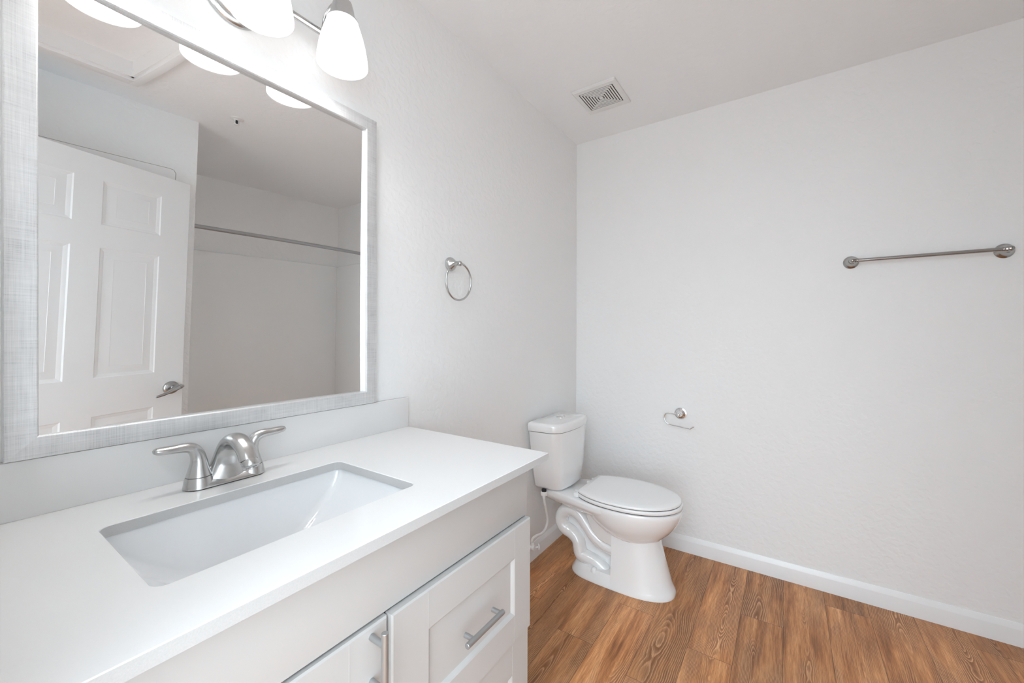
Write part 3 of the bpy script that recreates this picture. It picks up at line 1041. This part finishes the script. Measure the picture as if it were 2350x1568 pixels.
# foot
FOOT = smooth_path([(.0, .2035), (.036, .207), (.068, .219), (.092, .243), (.109, .280), (.118, .340), (.1228, .440), (.1215, .520), (.108, .600), (.076, .668), (.040, .699), (.0, .7105)], 4)
def foot(g, z):
    o = [(x * (1 - g), .45 + (t - .45) * (1 - g)) for x, t in FOOT]
    return [P(x, t, z) for x, t in o] + [P(-x, t, z) for x, t in o[-2:0:-1]]
add_loft(bm, [foot(0.0, .0004), foot(0.0, .010), foot(0.03, .018), foot(0.075, .042), foot(0.14, .0565), foot(.30, .060)])
# rear web between column and deck
def side(u, v, d): return P(d, u, v)
rib = [(.300, .385), (.304, .330), (.312, .292), (.337, .243), (.375, .207), (.410, .197), (.445, .195), (.468, .196), (.50, .262), (.56, .32), (.56, .385)]
add_prism(bm, rib, side, -.0985, .0985, bevel=0.008, seg=3)
web = [(.245, .03), (.42, .03), (.46, .18), (.46, .37), (.20, .37), (.165, .300), (.150, .240), (.175, .195), (.235, .18), (.250, .12)]
add_prism(bm, web, side, -.040, .040, bevel=0.01, seg=3)
# trapway, bulging on both sides
tw = [(.452, .166, .034), (.415, .168, .0335), (.375, .178, .033), (.334, .204, .033), (.300, .242, .033), (.264, .281, .033), (.228, .302, .033), (.190, .2985, .034), (.160, .270, .0345), (.154, .228, .0345), (.176, .197, .034), (.214, .182, .034), (.245, .156, .034), (.254, .122, .034), (.264, .090, .035), (.300, .078, .033), (.345, .072, .030), (.388, .052, .026), (.41, .035, .022)]
for s in (-1, 1):
    pth = [(TX + s * .054, -t, z, r, r * 1.12) for t, z, r in tw]
    add_tube(bm, smooth_path(pth, 5), .03, 20, hint=V((0, 0, 1)))
# deck under the tank
def deck(g, z):
    o = [(.092, .060), (.108, .072), (.116, .100), (.128, .150), (.141, .205), (.156, .270), (.172, .340), (.180, .400), (.172, .470), (.12, .52)]
    pts = [P(x - g, t, z) for x, t in o] + [P(-(x - g), t, z) for x, t in o[::-1]]
    return pts
add_loft(bm, [deck(.035, .335), deck(.016, .352), deck(.004, .366), deck(.0, .376), deck(.0, .392), deck(.003, .399), deck(.008, .4015)])
obj('bowl', bm, PORCELAIN, toi, angle=48)
for s in (-1, 1):
    bm = new()
    add_lathe(bm, [(0.0165, 0.0), (0.0160, 0.010), (0.0125, 0.0185), (0.007, 0.0225), (0.0, 0.0235)], P(s * .098, .352, .043), (0, 0, 1), 24)
    obj('bolt_cap', bm, PLASTIC, toi)
# seat and lid
def seat_out(w, tf, tb, z, n=40):
    """closed outline with straight back between the corners"""
    t0 = .475; ab = .262
    pts = []
    for k in range(n + 1):
        a = -PI / 2 + PI * k / n
        pts.append(P(w * math.sin(a), t0 + (tf - t0) * math.cos(a) ** .96 if math.cos(a) > 1e-6 else t0, z))
    m_ = 12
    back = []
    for k in range(1, m_ + 1):
        t = t0 - (t0 - tb) * k / m_
        back.append((w * max(0.0, 1 - ((t0 - t) / ab) ** 2.2) ** .5, t))
    pts += [P(x, t, z) for x, t in back]
    pts += [P(-x, t, z) for x, t in back[::-1]]
    return pts
def slab_out(w, tf, tb, z0, z1, r, crown=0.0):
    bm = new()
    rings = [seat_out(w - .006, tf - .006, tb + .004, z0), seat_out(w - .0015, tf - .0015, tb + .001, z0 + .002), seat_out(w, tf, tb, z0 + .005), seat_out(w, tf, tb, z1 - r), seat_out(w - r * .3, tf - r * .3, tb + r * .2, z1 - r * .3), seat_out(w - r, tf - r, tb + r * .6, z1)]
    if crown:
        rings += [seat_out(w - r - .03, tf - r - .035, tb + r + .02, z1 + crown * .7), seat_out(w - r - .09, tf - r - .12, tb + r + .08, z1 + crown)]
    add_loft(bm, rings)
    return bm
obj('seat', slab_out(.1865, .7405, .262, .4065, .4235, .003), PLASTIC, toi, angle=40)
obj('lid', slab_out(.1865, .7345, .278, .4262, .4405, .006, crown=0.0035), PLASTIC, toi, angle=40)
bm = new()
add_loft(bm, [seat_out(.178, .730, .268, .4230), seat_out(.178, .730, .268, .4266)])
add_loft(bm, [seat_out(.178, .732, .270, .4030), seat_out(.178, .732, .270, .4070)])
obj('bumper', bm, RUBBER, toi)
for s in (-1, 1):
    bm = new()
    c = P(s * .075, .262, .402)
    add_prism(bm, rrect(-.020, .020, -.020, .022, .012, 5), lambda u, v, d: V((c.x + u, c.y + v, c.z + d)), 0, .014, bevel=.003)
    add_tube(bm, [tuple(P(s * .055, .276, .426)), tuple(P(s * .118, .276, .426))], .0085, 16)
    add_prism(bm, rrect(-.014, .014, -.018, .014, .008, 5), lambda u, v, d: V((TX + s * .115 + u, c.y - .002 + v, c.z + d)), 0, .020, bevel=.003)
    obj('hinge', bm, PLASTIC, toi)
# tank
def tankring(wb, wf, t0, t1, bow, z, r=.03, n=7, dx=.003):
    """rounded rectangle, back half-width wb, front wf, bowed front"""
    pts = []
    R = min(r, (t1 - t0) * .45)
    # right front -> along the bowed front -> left front -> back
    for k in range(n + 1):
        a = PI / 2 * k / n
        pts.append((wf - R + R * math.cos(a), t1 - R + R * math.sin(a)))
    for k in range(1, 8):
        u = 1 - 2 * k / 8
        pts.append(((wf - R) * u, t1))
    for k in range(n + 1):
        a = PI / 2 + PI / 2 * k / n
        pts.append((-wf + R + R * math.cos(a), t1 - R + R * math.sin(a)))
    pts += [(-wb + .0, t0 + .012), (-wb + .012, t0), (wb - .012, t0), (wb, t0 + .012)]
    out = []
    for x, t in pts:
        w = max(wf, wb)
        k = max(0.0, (t - t0) / (t1 - t0))
        out.append(P(x + dx, t + bow * (1 - (x / w) ** 2) * k, z))
    return out
bm = new()
add_loft(bm, [tankring(.130, .128, .050, .150, .020, .4030, .03, dx=.012), tankring(.144, .141, .036, .167, .022, .4065, .036, dx=.012), tankring(.152, .147, .030, .175, .024, .418, .040, dx=.012), tankring(.167, .160, .028, .178, .026, .500, .044, dx=.010), tankring(.186, .178, .026, .181, .028, .620, .047, dx=.006), tankring(.1985, .190, .025, .184, .029, .7105, .049, dx=.003)])
obj('tank', bm, PORCELAIN, toi, angle=50)
bm = new()
add_loft(bm, [tankring(.112, .108, .055, .135, .018, .4005, .03), tankring(.112, .108, .055, .135, .018, .4045, .03)])
obj('tank_gasket', bm, RUBBER, toi)
bm = new()
add_loft(bm, [tankring(.193, .185, .030, .179, .029, .7095, .046), tankring(.193, .185, .030, .179, .029, .7135, .046)])
obj('lid_seam', bm, RUBBER, toi)
bm = new()
add_loft(bm, [tankring(.198, .189, .025, .183, .030, .7128, .048), tankring(.2025, .194, .022, .1875, .030, .7145, .050), tankring(.2045, .1955, .021, .189, .030, .724, .050), tankring(.2045, .1955, .021, .189, .030, .742, .050), tankring(.2025, .1935, .0225, .1875, .030, .7500, .049), tankring(.1975, .1885, .027, .183, .030, .7550, .046), tankring(.189, .180, .034, .175, .029, .7575, .042)])
lid_o = obj('tank_lid', bm, PORCELAIN, toi, angle=50)
bm = new()
add_lathe(bm, [(0.0255, 0.0), (0.0255, 0.002), (0.0235, 0.0035), (0.0215, 0.0030), (0.0205, 0.0042), (0.0, 0.0046)], P(.012, .110, .7574), (0, 0, 1), 36)
obj('flush_button', bm, CHROME, toi)

# water supply: valve at the wall, hose up to the tank
val = thing('shutoff_valve', (1.772, -0.05, 0.118), 'small white angle shut-off valve low on the wall beside the toilet', 'valve')
bm = new()
add_lathe(bm, [(0.030, 0.0005), (0.030, 0.003), (0.022, 0.009), (0.012, 0.012)], (1.772, 0, 0.118), (0, -1, 0), 28)
add_tube(bm, [(1.772, -0.002, 0.118), (1.772, -0.060, 0.118)], 0.0085, 16)
add_lathe(bm, [(0.013, 0.038), (0.0145, 0.042), (0.0145, 0.068), (0.012, 0.072)], (1.772, 0, 0.118), (0, -1, 0), 20)
add_tube(bm, [(1.772, -0.056, 0.118), (1.772, -0.056, 0.146)], 0.0095, 16)
obj('valve_body', bm, TRIM, val)
bm = new()
hx = V((0.72, -0.69, -0.05))
add_lathe(bm, [(0.005, 0.010), (0.005, 0.030), (0.014, 0.0305), (0.0165, 0.033), (0.0165, 0.036), (0.006, 0.038), (0, 0.038)], (1.772, -0.056, 0.118), hx, 20)
obj('knob', bm, TRIM, val)
hose = thing('supply_hose', (1.772, -0.056, 0.147), 'curved white water supply hose between valve and tank underside', 'hose')
hs = [(1.772, -.056, .147), (1.7715, -.0575, .156), (1.778, -.062, .168), (1.801, -.068, .172), (1.836, -.074, .168), (1.866, -.079, .178), (1.883, -.083, .203), (1.8825, -.087, .237), (1.868, -.089, .275), (1.852, -.090, .315), (1.841, -.090, .350), (1.8385, -.090, .374)]
hs = [(x - .004, y, z) for x, y, z in hs]
hs[0] = (1.772, -.056, .147)
bm = new()
add_tube(bm, smooth_path(hs, 6), 0.0068, 14, hint=V((0, 1, 0)))
obj('hose_tube', bm, HOSE, hose)
bm = new()
add_lathe(bm, [(0.008, 0.358), (0.0085, 0.372), (0.0165, 0.373), (0.0175, 0.376), (0.0175, 0.392), (0.0155, 0.394), (0.0, 0.394)], (1.8345, -.090, 0), (0, 0, 1), 8)
obj('coupling_nut', bm, PLASTIC, hose)
bm = new()
add_lathe(bm, [(0.0125, 0.3935), (0.0125, 0.4055)], (1.8345, -.090, 0), (0, 0, 1), 16)
obj('threaded_shank', bm, RUBBER, hose)
